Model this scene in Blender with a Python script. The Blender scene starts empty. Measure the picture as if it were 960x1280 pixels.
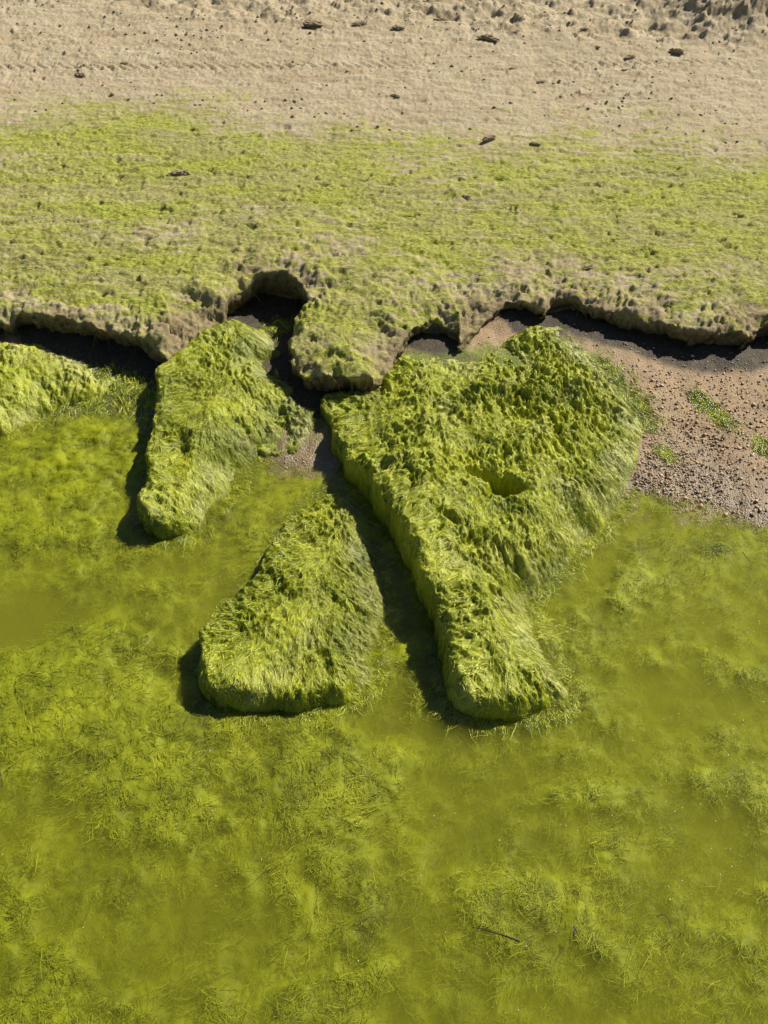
import bpy, math, random
import numpy as np

# ------------------------------------------------------------------ camera
W, H = 768, 1024
SC = bpy.context.scene
SC.render.resolution_x, SC.render.resolution_y = W, H
CAM_H, PITCH, VFOV = 2.4, math.radians(45.0), math.radians(52.0)
cam = bpy.data.cameras.new('camera')
cam.sensor_fit = 'VERTICAL'
cam.angle = VFOV
cam.clip_start, cam.clip_end = 0.05, 2000.0
cam_ob = bpy.data.objects.new('camera', cam)
SC.collection.objects.link(cam_ob)
cam_ob.location = (0, 0, CAM_H)
cam_ob.rotation_euler = (math.pi / 2 - PITCH, 0, 0)
SC.camera = cam_ob

# ------------------------------------------------------------------ sky and sun
SUN_AZ = math.atan2(0.74, 0.62)          # clockwise from +Y, towards +X
SUN_EL = math.radians(41.0)
world = bpy.data.worlds.new('World')
SC.world = world
world.use_nodes = True
wn, wl = world.node_tree.nodes, world.node_tree.links
wn.clear()
sky = wn.new('ShaderNodeTexSky')
sky.sky_type = 'NISHITA'
sky.sun_disc = False
sky.sun_elevation = SUN_EL
sky.sun_rotation = SUN_AZ
sky.air_density = 0.7
sky.dust_density = 0.4
bg = wn.new('ShaderNodeBackground')
bg.inputs['Strength'].default_value = 0.05
wo = wn.new('ShaderNodeOutputWorld')
wl.new(sky.outputs[0], bg.inputs['Color'])
wl.new(bg.outputs[0], wo.inputs['Surface'])
sun = bpy.data.lights.new('sun', 'SUN')
sun.energy = 5.0
sun.angle = math.radians(0.53)
sun.color = (1.0, 0.95, 0.86)
sun_ob = bpy.data.objects.new('sun', sun)
SC.collection.objects.link(sun_ob)
sdx, sdy = math.sin(SUN_AZ), math.cos(SUN_AZ)
sun_ob.rotation_euler = (math.pi / 2 - SUN_EL, 0, math.atan2(sdx, -sdy))
sun_ob.location = (3, 3, 5)

SC.view_settings.view_transform = 'Standard'
SC.view_settings.look = 'None'
SC.view_settings.exposure = 0.45
SC.view_settings.gamma = 1.0
SC.render.engine = 'CYCLES'
SC.cycles.max_bounces = 6
SC.cycles.diffuse_bounces = 2
SC.cycles.glossy_bounces = 2
SC.cycles.transparent_max_bounces = 12
SC.cycles.volume_bounces = 1
SC.cycles.caustics_reflective = False
SC.cycles.caustics_refractive = False

# ------------------------------------------------------------------ maths helpers
rng = np.random.default_rng(7)
FOC = 640.0 / math.tan(VFOV / 2)         # focal length in photograph pixels (960 x 1280)
cp, sp = math.cos(PITCH), math.sin(PITCH)


def P(px, py, z=0.0):
    """a point of the place: where the sight line through a photograph pixel meets height z"""
    px, py = np.asarray(px, float), np.asarray(py, float)
    a, b = (px - 480.0) / FOC, (640.0 - py) / FOC
    dy, dz = cp + b * sp, -sp + b * cp
    t = (z - CAM_H) / dz
    return a * t, dy * t


def _hash(ix, iy, seed):
    h = (ix.astype(np.int64) * 374761393 + iy.astype(np.int64) * 668265263 + seed * 2246822519) & 0xFFFFFFFF
    h = ((h ^ (h >> 13)) * 1274126177) & 0xFFFFFFFF
    return (h ^ (h >> 16)) & 0xFFFF


_ang = np.linspace(0, 2 * np.pi, 65536, endpoint=False)
_gx, _gy = np.cos(_ang).astype(np.float32), np.sin(_ang).astype(np.float32)


def perlin(x, y, seed=0):
    x, y = np.asarray(x, np.float64), np.asarray(y, np.float64)
    fx, fy = np.floor(x), np.floor(y)
    ix, iy = fx.astype(np.int64), fy.astype(np.int64)
    dx, dy = x - fx, y - fy
    u, v = dx * dx * dx * (dx * (dx * 6 - 15) + 10), dy * dy * dy * (dy * (dy * 6 - 15) + 10)

    def g(ax, ay):
        h = _hash(ix + ax, iy + ay, seed)
        return _gx[h] * (dx - ax) + _gy[h] * (dy - ay)
    a = g(0, 0) * (1 - u) + g(1, 0) * u
    b = g(0, 1) * (1 - u) + g(1, 1) * u
    return (a * (1 - v) + b * v) * 1.45


def fbm(x, y, seed=0, octaves=4, gain=0.5, lac=2.03):
    s, a, n = 0.0, 1.0, 0.0
    for k in range(octaves):
        s = s + a * perlin(x, y, seed + k * 17)
        n += a
        a *= gain
        x, y = x * lac + 3.7, y * lac - 1.9
    return s / n * 1.3


def ridged(x, y, seed=0, octaves=3):
    s, a, n = 0.0, 1.0, 0.0
    for k in range(octaves):
        s = s + a * (1 - 2.2 * np.abs(perlin(x, y, seed + k * 31)))
        n += a
        a *= 0.5
        x, y = x * 2.1 + 5.1, y * 2.1 + 1.3
    return s / n


def sstep(a, b, x):
    t = np.clip((x - a) / (b - a), 0, 1)
    return t * t * (3 - 2 * t)


def tps(ctrl):
    """thin-plate surface through (px, py, z) points given on the photograph"""
    c = np.array([(*P(a, b, z), z) for a, b, z in ctrl], float)
    n = len(c)
    d = np.hypot(c[:, None, 0] - c[None, :, 0], c[:, None, 1] - c[None, :, 1])
    K = np.where(d > 0, d * d * np.log(d + 1e-12), 0) + np.eye(n) * 2e-3
    M = np.zeros((n + 3, n + 3))
    M[:n, :n] = K
    M[:n, n:] = np.c_[np.ones(n), c[:, :2]]
    M[n:, :n] = M[:n, n:].T
    w = np.linalg.solve(M, np.r_[c[:, 2], 0, 0, 0])

    def f(x, y):
        out = w[n] + w[n + 1] * x + w[n + 2] * y
        for i in range(n):
            r2 = (x - c[i, 0]) ** 2 + (y - c[i, 1]) ** 2 + 1e-12
            out = out + w[i] * 0.5 * r2 * np.log(r2)
        return out
    return f


def sdf(poly, X, Y, vals=None):
    """signed distance to a closed outline (positive inside), unit direction to outside, value carried by the outline"""
    n = len(poly)
    best = np.full(X.shape, 1e9)
    nx, ny, val = np.zeros(X.shape), np.zeros(X.shape), np.zeros(X.shape)
    inside = np.zeros(X.shape, bool)
    for i in range(n):
        ax, ay = poly[i]
        bx, by = poly[(i + 1) % n]
        ex, ey = bx - ax, by - ay
        t = np.clip(((X - ax) * ex + (Y - ay) * ey) / (ex * ex + ey * ey + 1e-12), 0, 1)
        qx, qy = ax + t * ex - X, ay + t * ey - Y
        d = qx * qx + qy * qy
        m = d < best
        best = np.where(m, d, best)
        nx, ny = np.where(m, qx, nx), np.where(m, qy, ny)
        if vals is not None:
            val = np.where(m, vals[i] * (1 - t) + vals[(i + 1) % n] * t, val)
        if ay != by:
            c = ((ay > Y) != (by > Y)) & (X < (bx - ax) * (Y - ay) / (by - ay) + ax)
            inside ^= c
    d = np.sqrt(best)
    s = np.where(inside, 1.0, -1.0)
    nx, ny = nx / (d + 1e-9) * s, ny / (d + 1e-9) * s
    return d * s, nx, ny, val


def blur(A, k, times=2):
    for _ in range(times):
        for ax in (0, 1):
            pad = [(k, k) if a == ax else (0, 0) for a in (0, 1)]
            C = np.cumsum(np.pad(A, [(p[0] + (1 if p[0] else 0), p[1]) for p in pad], mode='edge'), axis=ax)
            if ax == 0:
                A = (C[2 * k + 1:] - C[:-2 * k - 1]) / (2 * k + 1)
            else:
                A = (C[:, 2 * k + 1:] - C[:, :-2 * k - 1]) / (2 * k + 1)
    return A


# ------------------------------------------------------------------ mesh helpers
def link(o, parent=None):
    SC.collection.objects.link(o)
    if parent is not None:
        o.parent = parent
    return o


def mesh_from(name, V, F, mat, attrs=None, smooth=True, parent=None):
    """V n*3, F m*k (k = 3 or 4) as ONE mesh object, with per-vertex float attributes"""
    me = bpy.data.meshes.new(name)
    V, F = np.asarray(V, np.float32), np.asarray(F, np.int32)
    k = F.shape[1]
    me.vertices.add(len(V))
    me.vertices.foreach_set('co', V.ravel())
    me.loops.add(F.size)
    me.loops.foreach_set('vertex_index', F.ravel())
    me.polygons.add(len(F))
    me.polygons.foreach_set('loop_start', np.arange(0, F.size, k, dtype=np.int32))
    me.polygons.foreach_set('loop_total', np.full(len(F), k, np.int32))
    me.polygons.foreach_set('use_smooth', np.full(len(F), smooth, bool))
    me.update(calc_edges=True)
    me.validate()
    for an, av in (attrs or {}).items():
        at = me.attributes.new(an, 'FLOAT', 'POINT')
        at.data.foreach_set('value', np.asarray(av, np.float32).ravel())
    me.materials.append(mat)
    return link(bpy.data.objects.new(name, me), parent)


def grid_faces(nr, nc, keep=None):
    i = np.arange(nr * nc).reshape(nr, nc)
    F = np.stack([i[:-1, :-1], i[:-1, 1:], i[1:, 1:], i[1:, :-1]], -1).reshape(-1, 4)
    if keep is not None:
        F = F[keep.ravel()[F].all(1)]
    return F


def compact(V, F, *att):
    used = np.zeros(len(V), bool)
    used[F.ravel()] = True
    new = np.cumsum(used) - 1
    return V[used], new[F], [a[used] for a in att]


def normals(V, F):
    n = np.cross(V[F[:, 2]] - V[F[:, 0]], V[F[:, 3]] - V[F[:, 1]])
    N = np.zeros_like(V)
    for k in range(4):
        for c in range(3):
            N[:, c] += np.bincount(F[:, k], n[:, c], len(V))
    N /= np.linalg.norm(N, axis=1, keepdims=True) + 1e-12
    N[N[:, 2] < 0] *= -1
    return N


def tag(o, label=None, cat=None, group=None, kind=None):
    for k, v in (('label', label), ('category', cat), ('group', group), ('kind', kind)):
        if v:
            o[k] = v
    return o


def empty(name, loc):
    o = bpy.data.objects.new(name, None)
    o.empty_display_size = 0.1
    o.location = loc
    return link(o)


def ribbons(root, tip, up, width, arch, segs=3, twist=0.6, wob=0.15, tone=None, zf=None, lift=0.0):
    """tapering curved blades from root to tip, arched along up; returns V, F, tone"""
    n = len(root)
    ax = tip - root
    L = np.linalg.norm(ax, axis=1, keepdims=True) + 1e-9
    side = np.cross(ax / L, up)
    side /= np.linalg.norm(side, axis=1, keepdims=True) + 1e-9
    tw = rng.normal(0, twist, (n, 1))
    flat = side * np.cos(tw) + up * np.sin(tw)
    ph, am = rng.uniform(0, 6.28, (n, 1)), rng.normal(0, wob, (n, 1)) * L
    V = np.zeros((n, segs + 1, 2, 3))
    rise = rng.uniform(-0.0005, max(lift, 0.001), n)
    for k in range(segs + 1):
        t = k / segs
        c = root + ax * t + up * (arch[:, None] * 4 * t * (1 - t)) + side * am * math.sin(math.pi * t) * np.cos(ph + 2.5 * t)
        if zf is not None:
            c[:, 2] = zf(c[:, 0], c[:, 1]) + rise * (k > 0) - 0.001 + arch * 1.6 * t * (1 - t)
        w = width[:, None] * (0.55 + 0.9 * t - 1.3 * t * t) * 0.8
        V[:, k, 0] = c - flat * w
        V[:, k, 1] = c + flat * w
    V = V.reshape(-1, 3)
    b = (np.arange(n) * (segs + 1) * 2)[:, None]
    q = np.array([[2 * k, 2 * k + 1, 2 * k + 3, 2 * k + 2] for k in range(segs)])
    F = (b[:, :, None] + q[None]).reshape(-1, 4)
    tone = rng.uniform(0, 1, n) if tone is None else tone
    return V, F, np.repeat(tone, (segs + 1) * 2)


def tufts(pts, nrm, flow, per, L, Wd, spread, lift, arch, tone, segs=3, wob=0.12, twist=0.6, zf=None):
    """blades gathered in tufts: they start spread out and their tips run together"""
    n = len(pts)
    root = np.repeat(pts, per, 0) + rng.normal(0, spread, (n * per, 3)) * [1, 1, 0.25]
    Ls = np.repeat(L * np.exp(rng.normal(-0.08, 0.38, n)), per) * rng.uniform(0.7, 1.25, n * per)
    fl = np.repeat(flow, per, 0) + rng.normal(0, 0.22, (n * per, 3))
    up = np.repeat(nrm, per, 0)
    tip = np.repeat(pts, per, 0) + fl * Ls[:, None] + up * (np.repeat(lift * rng.uniform(-0.3, 1.2, n), per))[:, None] \
        + rng.normal(0, spread * 0.45, (n * per, 3))
    tn = np.clip(np.repeat(tone, per) + rng.normal(0, 0.16, n * per), 0, 1)
    return ribbons(root, tip, up, Wd * rng.uniform(0.5, 1.4, n * per), arch * rng.uniform(0.2, 1.3, n * per), segs, twist, wob, tn, zf, lift)


def join(parts):
    V, F, T, off = [], [], [], 0
    for v, f, t in parts:
        V.append(v); F.append(f + off); T.append(t)
        off += len(v)
    return np.concatenate(V), np.concatenate(F), np.concatenate(T)


# ------------------------------------------------------------------ materials
class NT:
    def __init__(s, name):
        s.m = bpy.data.materials.new(name)
        s.m.use_nodes = True
        s.t = s.m.node_tree
        s.t.nodes.clear()
        s.out = s.t.nodes.new('ShaderNodeOutputMaterial')

    def n(s, typ, **kw):
        nd = s.t.nodes.new(typ)
        for k, v in kw.items():
            if k.startswith('i_'):
                key = k[2:].replace('_', ' ')
                s.set(nd.inputs[int(key) if key.isdigit() else key], v)
            else:
                setattr(nd, k, v)
        return nd

    def set(s, sock, v):
        if isinstance(v, bpy.types.NodeSocket):
            s.t.links.new(v, sock)
        elif isinstance(v, (tuple, list)) and len(v) == 3 and sock.type == 'RGBA':
            sock.default_value = (*v, 1)
        else:
            sock.default_value = v

    def attr(s, name):
        return s.n('ShaderNodeAttribute', attribute_name=name).outputs['Fac']

    def noise(s, scale, detail=3, rough=0.55, vec=None, typ='FBM', dist=0.0):
        nd = s.n('ShaderNodeTexNoise', i_Scale=scale, i_Detail=detail, i_Roughness=rough, i_Distortion=dist)
        if vec is not None:
            s.set(nd.inputs['Vector'], vec)
        return nd.outputs['Fac']

    def obj(s, scale=(1, 1, 1), rot=0.0):
        g = s.n('ShaderNodeNewGeometry').outputs['Position']
        mp = s.n('ShaderNodeMapping')
        s.set(mp.inputs['Vector'], g)
        mp.inputs['Scale'].default_value = scale
        mp.inputs['Rotation'].default_value = (0, 0, rot)
        return mp.outputs[0]

    def ramp(s, fac, stops, interp='LINEAR'):
        r = s.n('ShaderNodeValToRGB')
        r.color_ramp.interpolation = interp
        el = r.color_ramp.elements
        while len(el) < len(stops):
            el.new(0.5)
        for e, (p, c) in zip(el, stops):
            e.position = p
            e.color = (*c, 1) if len(c) == 3 else c
        s.set(r.inputs['Fac'], fac)
        return r.outputs['Color']

    def mix(s, fac, a, b, blend='MIX'):
        nd = s.n('ShaderNodeMix', data_type='RGBA', blend_type=blend)
        s.set(nd.inputs[0], fac); s.set(nd.inputs[6], a); s.set(nd.inputs[7], b)
        return nd.outputs[2]

    def math(s, op, a, b=0.0, c=None, clamp=False):
        nd = s.n('ShaderNodeMath', operation=op, use_clamp=clamp)
        s.set(nd.inputs[0], a); s.set(nd.inputs[1], b)
        if c is not None:
            s.set(nd.inputs[2], c)
        return nd.outputs[0]

    def rng_(s, v, a, b, c=0.0, d=1.0):
        nd = s.n('ShaderNodeMapRange', interpolation_type='SMOOTHSTEP')
        for k, x in enumerate((v, a, b, c, d)):
            s.set(nd.inputs[k], x)
        return nd.outputs[0]

    def bump(s, h, strength, dist, normal=None):
        nd = s.n('ShaderNodeBump', i_Strength=strength, i_Distance=dist)
        s.set(nd.inputs['Height'], h)
        if normal is not None:
            s.set(nd.inputs['Normal'], normal)
        return nd.outputs[0]

    def pbr(s, color, rough, normal=None, spec=0.5, **kw):
        nd = s.n('ShaderNodeBsdfPrincipled')
        s.set(nd.inputs['Base Color'], color)
        s.set(nd.inputs['Roughness'], rough)
        s.set(nd.inputs['Specular IOR Level'], spec)
        if normal is not None:
            s.set(nd.inputs['Normal'], normal)
        for k, v in kw.items():
            s.set(nd.inputs[k.replace('_', ' ')], v)
        return nd.outputs[0]

    def done(s, sh):
        s.set(s.out.inputs['Surface'], sh)
        return s.m


def mat_beach():
    t = NT('beach_sand_and_algae')
    p = t.obj()
    ps = t.obj((0.45, 1.6, 1.0), 0.10)
    alg = t.attr('algae'); mud_and_shade = t.attr('mud_and_shade')
    # sand
    s1 = t.noise(9, 5, 0.6, ps)
    s2 = t.noise(260, 2, 0.7, p)
    sand = t.ramp(s1, [(0.3, (0.45, 0.345, 0.20)), (0.55, (0.55, 0.455, 0.29)), (0.75, (0.62, 0.53, 0.365))])
    sand = t.mix(t.rng_(s2, 0.40, 0.62, 0.0, 0.45), sand, (0.25, 0.18, 0.09))
    vor = t.n('ShaderNodeTexVoronoi', i_Scale=95.0)
    t.set(vor.inputs['Vector'], p)
    sep = t.n('ShaderNodeSeparateColor'); t.set(sep.inputs[0], vor.outputs['Color'])
    peb = t.math('GREATER_THAN', sep.outputs[0], 0.86)
    pebc = t.ramp(sep.outputs[1], [(0.0, (0.42, 0.24, 0.12)), (0.4, (0.50, 0.33, 0.20)), (0.8, (0.55, 0.50, 0.40)), (1.0, (0.2, 0.13, 0.08))])
    sand = t.mix(t.math('MULTIPLY', peb, t.attr('grit')), sand, pebc)
    # algae
    a1 = t.noise(26, 6, 0.68, ps)
    a2 = t.noise(120, 4, 0.75, t.obj((0.6, 1.5, 1), 0.1))
    a3 = t.noise(5.0, 3, 0.5, ps)
    green = t.ramp(a2, [(0.32, (0.09, 0.11, 0.014)), (0.5, (0.355, 0.37, 0.045)), (0.68, (0.55, 0.56, 0.12))])
    dry = t.ramp(a2, [(0.32, (0.17, 0.15, 0.05)), (0.6, (0.43, 0.40, 0.14)), (0.75, (0.52, 0.49, 0.22))])
    green = t.mix(t.rng_(a3, 0.38, 0.62, 0.05, 0.8), green, dry)
    cov = t.math('ADD', alg, t.math('MULTIPLY', t.math('SUBTRACT', a1, 0.5), 3.0))
    cov = t.math('ADD', cov, t.math('MULTIPLY', t.math('SUBTRACT', a2, 0.5), 1.6))
    cov = t.math('ADD', cov, t.math('MULTIPLY', t.math('SUBTRACT', t.noise(2.6, 4, 0.6, ps), 0.52), 1.6))
    cov = t.rng_(cov, 0.38, 0.66)
    # mud at the brow of the ledge
    m2 = t.noise(60, 5, 0.7, p)
    mudc = t.ramp(m2, [(0.3, (0.14, 0.10, 0.05)), (0.5, (0.30, 0.23, 0.12)), (0.7, (0.42, 0.34, 0.19))])
    base = t.mix(t.rng_(t.math('ADD', mud_and_shade, t.math('MULTIPLY', t.math('SUBTRACT', m2, 0.5), 0.9)), 0.35, 0.75), sand, mudc)
    col = t.mix(cov, base, green)
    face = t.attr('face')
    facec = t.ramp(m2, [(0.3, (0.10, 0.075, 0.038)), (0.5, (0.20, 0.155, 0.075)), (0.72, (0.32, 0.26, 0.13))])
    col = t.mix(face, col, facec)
    h = t.math('ADD', t.math('MULTIPLY', a2, 0.6), t.math('MULTIPLY', s2, 0.35))
    h = t.math('ADD', h, t.math('MULTIPLY', m2, 0.5))
    nrm = t.bump(h, 0.9, 0.011)
    return t.done(t.pbr(col, 0.85, nrm, 0.25))


def mat_shore():
    t = NT('wet_shingle_ground')
    p = t.obj()
    vor = t.n('ShaderNodeTexVoronoi', i_Scale=170.0, i_Randomness=1.0)
    t.set(vor.inputs['Vector'], p)
    sep = t.n('ShaderNodeSeparateColor'); t.set(sep.inputs[0], vor.outputs['Color'])
    c = t.ramp(sep.outputs[0], [(0.0, (0.22, 0.155, 0.09)), (0.3, (0.31, 0.23, 0.14)), (0.6, (0.33, 0.24, 0.14)), (0.85, (0.36, 0.21, 0.10)), (1.0, (0.45, 0.38, 0.28))])
    n2 = t.noise(14, 5, 0.6, p)
    sand = t.ramp(t.noise(220, 3, 0.7, p), [(0.35, (0.24, 0.155, 0.075)), (0.6, (0.43, 0.30, 0.16)), (0.75, (0.58, 0.44, 0.27))])
    c = t.mix(t.rng_(n2, 0.40, 0.66, 0.0, 0.8), sand, c)
    alg = t.rng_(t.math('ADD', t.attr('algae'), t.math('MULTIPLY', t.math('SUBTRACT', t.noise(45, 5, 0.7, p), 0.5), 1.8)), 0.35, 0.65)
    c = t.mix(alg, c, t.ramp(t.noise(150, 3, 0.7, p), [(0.35, (0.09, 0.12, 0.012)), (0.65, (0.24, 0.28, 0.03))]))
    c = t.mix(t.attr('mud_and_shade'), c, t.ramp(t.noise(80, 4, 0.7, p), [(0.35, (0.03, 0.023, 0.013)), (0.7, (0.10, 0.078, 0.042))]))  # near-black tint painted in for the shade under the lip
    wet = t.attr('wet')
    c = t.mix(t.math('MULTIPLY', wet, 0.45), c, (0.06, 0.045, 0.02))
    nrm = t.bump(t.math('ADD', t.math('MULTIPLY', vor.outputs['Distance'], -0.6), t.noise(120, 4, 0.7, p)), 0.6, 0.005)
    rough = t.math('SUBTRACT', 0.75, t.math('MULTIPLY', wet, 0.45))
    return t.done(t.pbr(c, rough, nrm, 0.4))


def mat_algae(name, dark, mid, light, rough=0.5, trans=0.25, coarse=7.0, pale=(0.5, 0.48, 0.25), spec=0.4, fine=150.0):
    t = NT(name)
    p = t.obj()
    tone = t.attr('tone'); bl = t.attr('pale')
    n1 = t.noise(fine, 4, 0.7, p)
    n2 = t.noise(coarse, 3, 0.5, p)
    v = t.math('ADD', t.math('MULTIPLY', tone, 0.75), t.math('MULTIPLY', n1, 0.5))
    v = t.math('ADD', v, t.math('MULTIPLY', t.math('SUBTRACT', n2, 0.5), 0.55))
    c = t.ramp(v, [(0.22, dark), (0.58, mid), (0.95, light)])
    c = t.mix(bl, c, pale)
    nrm = t.bump(n1, 0.6, 0.006)
    b = t.pbr(c, rough, nrm, spec)
    if trans > 0:
        tr = t.n('ShaderNodeBsdfTranslucent')
        t.set(tr.inputs['Color'], c)
        mx = t.n('ShaderNodeMixShader')
        mx.inputs[0].default_value = trans
        t.set(mx.inputs[1], b); t.set(mx.inputs[2], tr.outputs[0])
        b = mx.outputs[0]
    return t.done(b)


def mat_simple(name, stops, scale, rough, bump=0.5, dist=0.004, spec=0.4):
    t = NT(name)
    n = t.noise(scale, 4, 0.65, t.obj())
    c = t.ramp(n, stops)
    return t.done(t.pbr(c, rough, t.bump(n, bump, dist), spec))


def mat_water():
    t = NT('turbid_green_water')
    w = t.noise(16, 2, 0.5, t.obj((1.0, 1.5, 1), 0.3))
    w2 = t.noise(70, 2, 0.5, t.obj())
    nrm = t.bump(t.math('ADD', w, t.math('MULTIPLY', w2, 0.12)), 0.25, 0.02)
    g = t.n('ShaderNodeBsdfGlossy', i_Roughness=0.03)
    t.set(g.inputs['Normal'], nrm)
    tr = t.n('ShaderNodeBsdfTransparent')
    fr = t.n('ShaderNodeFresnel', i_IOR=1.33)
    t.set(fr.inputs['Normal'], nrm)
    geo = t.n('ShaderNodeNewGeometry')
    up = t.math('GREATER_THAN', t.math('MULTIPLY', fr.outputs[0], 1.0), 2.0)
    mx = t.n('ShaderNodeMixShader')
    t.set(mx.inputs[0], t.math('MULTIPLY', fr.outputs[0], t.math('SUBTRACT', 1.0, geo.outputs['Backfacing'])))
    t.set(mx.inputs[1], tr.outputs[0]); t.set(mx.inputs[2], g.outputs[0])
    v = t.n('ShaderNodeVolumePrincipled')
    t.set(v.inputs['Color'], WATER_COL)
    v.inputs['Density'].default_value = WATER_DENS
    v.inputs['Anisotropy'].default_value = 0.2
    t.set(t.out.inputs['Volume'], v.outputs[0])
    m = t.done(mx.outputs[0])
    return m


WATER_COL = (0.68, 0.69, 0.075)
WATER_DENS = 15.0
M_BEACH = mat_beach()
M_SHORE = mat_shore()
M_ROCK = mat_algae('matted_green_algae_on_rock', (0.05, 0.075, 0.004), (0.27, 0.30, 0.007), (0.50, 0.52, 0.03), 0.40, 0.0, 8.0, (0.46, 0.42, 0.22), 0.45)
M_BLADE = mat_algae('green_algae_blade', (0.06, 0.10, 0.004), (0.37, 0.41, 0.008), (0.72, 0.74, 0.055), 0.22, 0.10, 9.0, (0.54, 0.54, 0.28), 0.65)
M_DRY = mat_algae('drying_algae_blade', (0.10, 0.10, 0.018), (0.37, 0.375, 0.075), (0.62, 0.61, 0.19), 0.65, 0.2, 6.0, (0.40, 0.34, 0.18), 0.3)
M_SUB = mat_algae('drowned_algae_mat', (0.07, 0.078, 0.002), (0.20, 0.225, 0.004), (0.33, 0.35, 0.008), 0.6, 0.0, 5.0, (0.30, 0.24, 0.12), 0.2, 60.0)
M_SUBB = mat_algae('drowned_algae_blade', (0.09, 0.11, 0.002), (0.28, 0.31, 0.005), (0.54, 0.55, 0.03), 0.5, 0.3, 5.0, (0.5, 0.42, 0.16), 0.3)
M_HANG = mat_algae('brown_hanging_threads', (0.05, 0.04, 0.015), (0.13, 0.10, 0.045), (0.25, 0.20, 0.09), 0.7, 0.1, 9.0, (0.3, 0.22, 0.12), 0.2)
M_WATER = mat_water()
M_TWIG = mat_simple('dark_wet_twig', [(0.3, (0.012, 0.009, 0.006)), (0.7, (0.045, 0.03, 0.018))], 90, 0.5)
M_CLOD = mat_simple('dark_sand_clod', [(0.3, (0.20, 0.15, 0.085)), (0.7, (0.42, 0.34, 0.21))], 120, 0.9, 0.8, 0.004, 0.2)
PEB = [mat_simple('orange_pebble', [(0.3, (0.40, 0.24, 0.12)), (0.7, (0.56, 0.38, 0.21))], 130, 0.35),
       mat_simple('brown_pebble', [(0.3, (0.20, 0.13, 0.08)), (0.7, (0.34, 0.24, 0.15))], 130, 0.35),
       mat_simple('cream_pebble', [(0.3, (0.42, 0.33, 0.21)), (0.7, (0.56, 0.46, 0.32))], 130, 0.35),
       mat_simple('dark_pebble', [(0.3, (0.06, 0.045, 0.035)), (0.7, (0.15, 0.11, 0.08))], 130, 0.3)]

# ------------------------------------------------------------------ heights of the place
bed_tps = tps([(-250, 430, .06), (0, 442, .06), (60, 448, .06), (130, 472, .035), (210, 468, .045), (330, 482, .045), (400, 500, .03),
               (392, 572, .0), (500, 452, .075), (600, 432, .09), (700, 412, .10), (780, 442, .085), (950, 450, .075),
               (960, 540, .045), (850, 540, .03), (800, 600, .004), (880, 618, .002), (960, 645, .002), (1150, 700, .0),
               (600, 600, .02), (345, 395, .035), (340, 440, .03), (350, 572, .0), (300, 640, -.04), (130, 520, -.012), (0, 580, -.03), (0, 800, -.10), (300, 760, -.09),
               (500, 760, -.09), (800, 700, -.06), (960, 760, -.07), (480, 1000, -.15), (480, 1280, -.20), (-200, 1280, -.2),
               (1160, 1280, -.18), (1160, 560, .05), (1160, 450, .08), (480, 1500, -.24), (480, 330, .10), (0, 330, .08), (960, 330, .1)])


def bed_z(x, y, fine=True):
    z = np.clip(bed_tps(x, y), -0.28, 0.12)
    if fine:
        z = z + 0.010 * fbm(x * 6, y * 6, 5, 3) + 0.004 * fbm(x * 30, y * 30, 6, 3)
    return z


# the lip of the bank: pixel x, pixel y, height, undercut (0 slopes down gently, 1 overhangs)
LIP = [(-420, 400, .15, .6), (-200, 395, .15, .8), (-60, 392, .15, .9), (-8, 398, .145, .8), (12, 402, .14, .45), (26, 398, .145, .9), (60, 402, .145, 1), (110, 410, .145, 1),
       (150, 420, .14, 1), (185, 432, .13, 1), (208, 446, .12, .7), (222, 440, .12, .1), (255, 425, .12, 0), (280, 395, .13, .1),
       (288, 376, .14, .9), (302, 362, .15, 1), (325, 350, .16, 1), (350, 346, .16, 1), (374, 358, .16, 1), (382, 380, .15, 1),
       (364, 398, .15, .8), (357, 422, .145, .8), (361, 450, .14, .8), (378, 468, .13, .9), (405, 472, .125, 1), (440, 479, .12, .9), (470, 476, .12, .6),
       (486, 455, .12, .1), (505, 428, .125, .3), (516, 414, .13, 1), (540, 408, .13, 1), (564, 414, .13, 1), (574, 430, .13, .5),
       (596, 408, .13, .1), (620, 386, .14, .5), (634, 380, .145, 1), (655, 384, .145, 1), (682, 392, .14, .9), (696, 376, .15, .9), (706, 378, .15, 1),
       (740, 390, .15, 1), (775, 398, .15, 1), (820, 408, .15, 1), (862, 418, .15, 1), (895, 424, .145, 1), (915, 418, .145, .8),
       (935, 424, .14, .9), (955, 408, .14, .9), (1000, 412, .14, .9), (1150, 410, .14, .9), (1380, 400, .14, .6)]
lx, ly = P([a[0] for a in LIP], [a[1] for a in LIP], np.array([a[2] for a in LIP]))
bank_poly = list(zip(lx, ly)) + [(60, 3.2), (60, 400), (-60, 400), (-60, 3.2)]
bank_val = [a[3] for a in LIP] + [.6, .6, .6, .6]
HEAP = P(935, 2, .3)


def bank_plane(x, y):
    z = 0.185 + 0.030 * np.clip(y - 3.4, -1, 60) + 0.016 * fbm(x * 1.3, y * 1.6, 40, 3)
    z = z + 0.15 * np.exp(-(((x - HEAP[0]) / 0.42) ** 2 + ((y - HEAP[1]) / 0.3) ** 2) ** 1.4)
    return z


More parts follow.
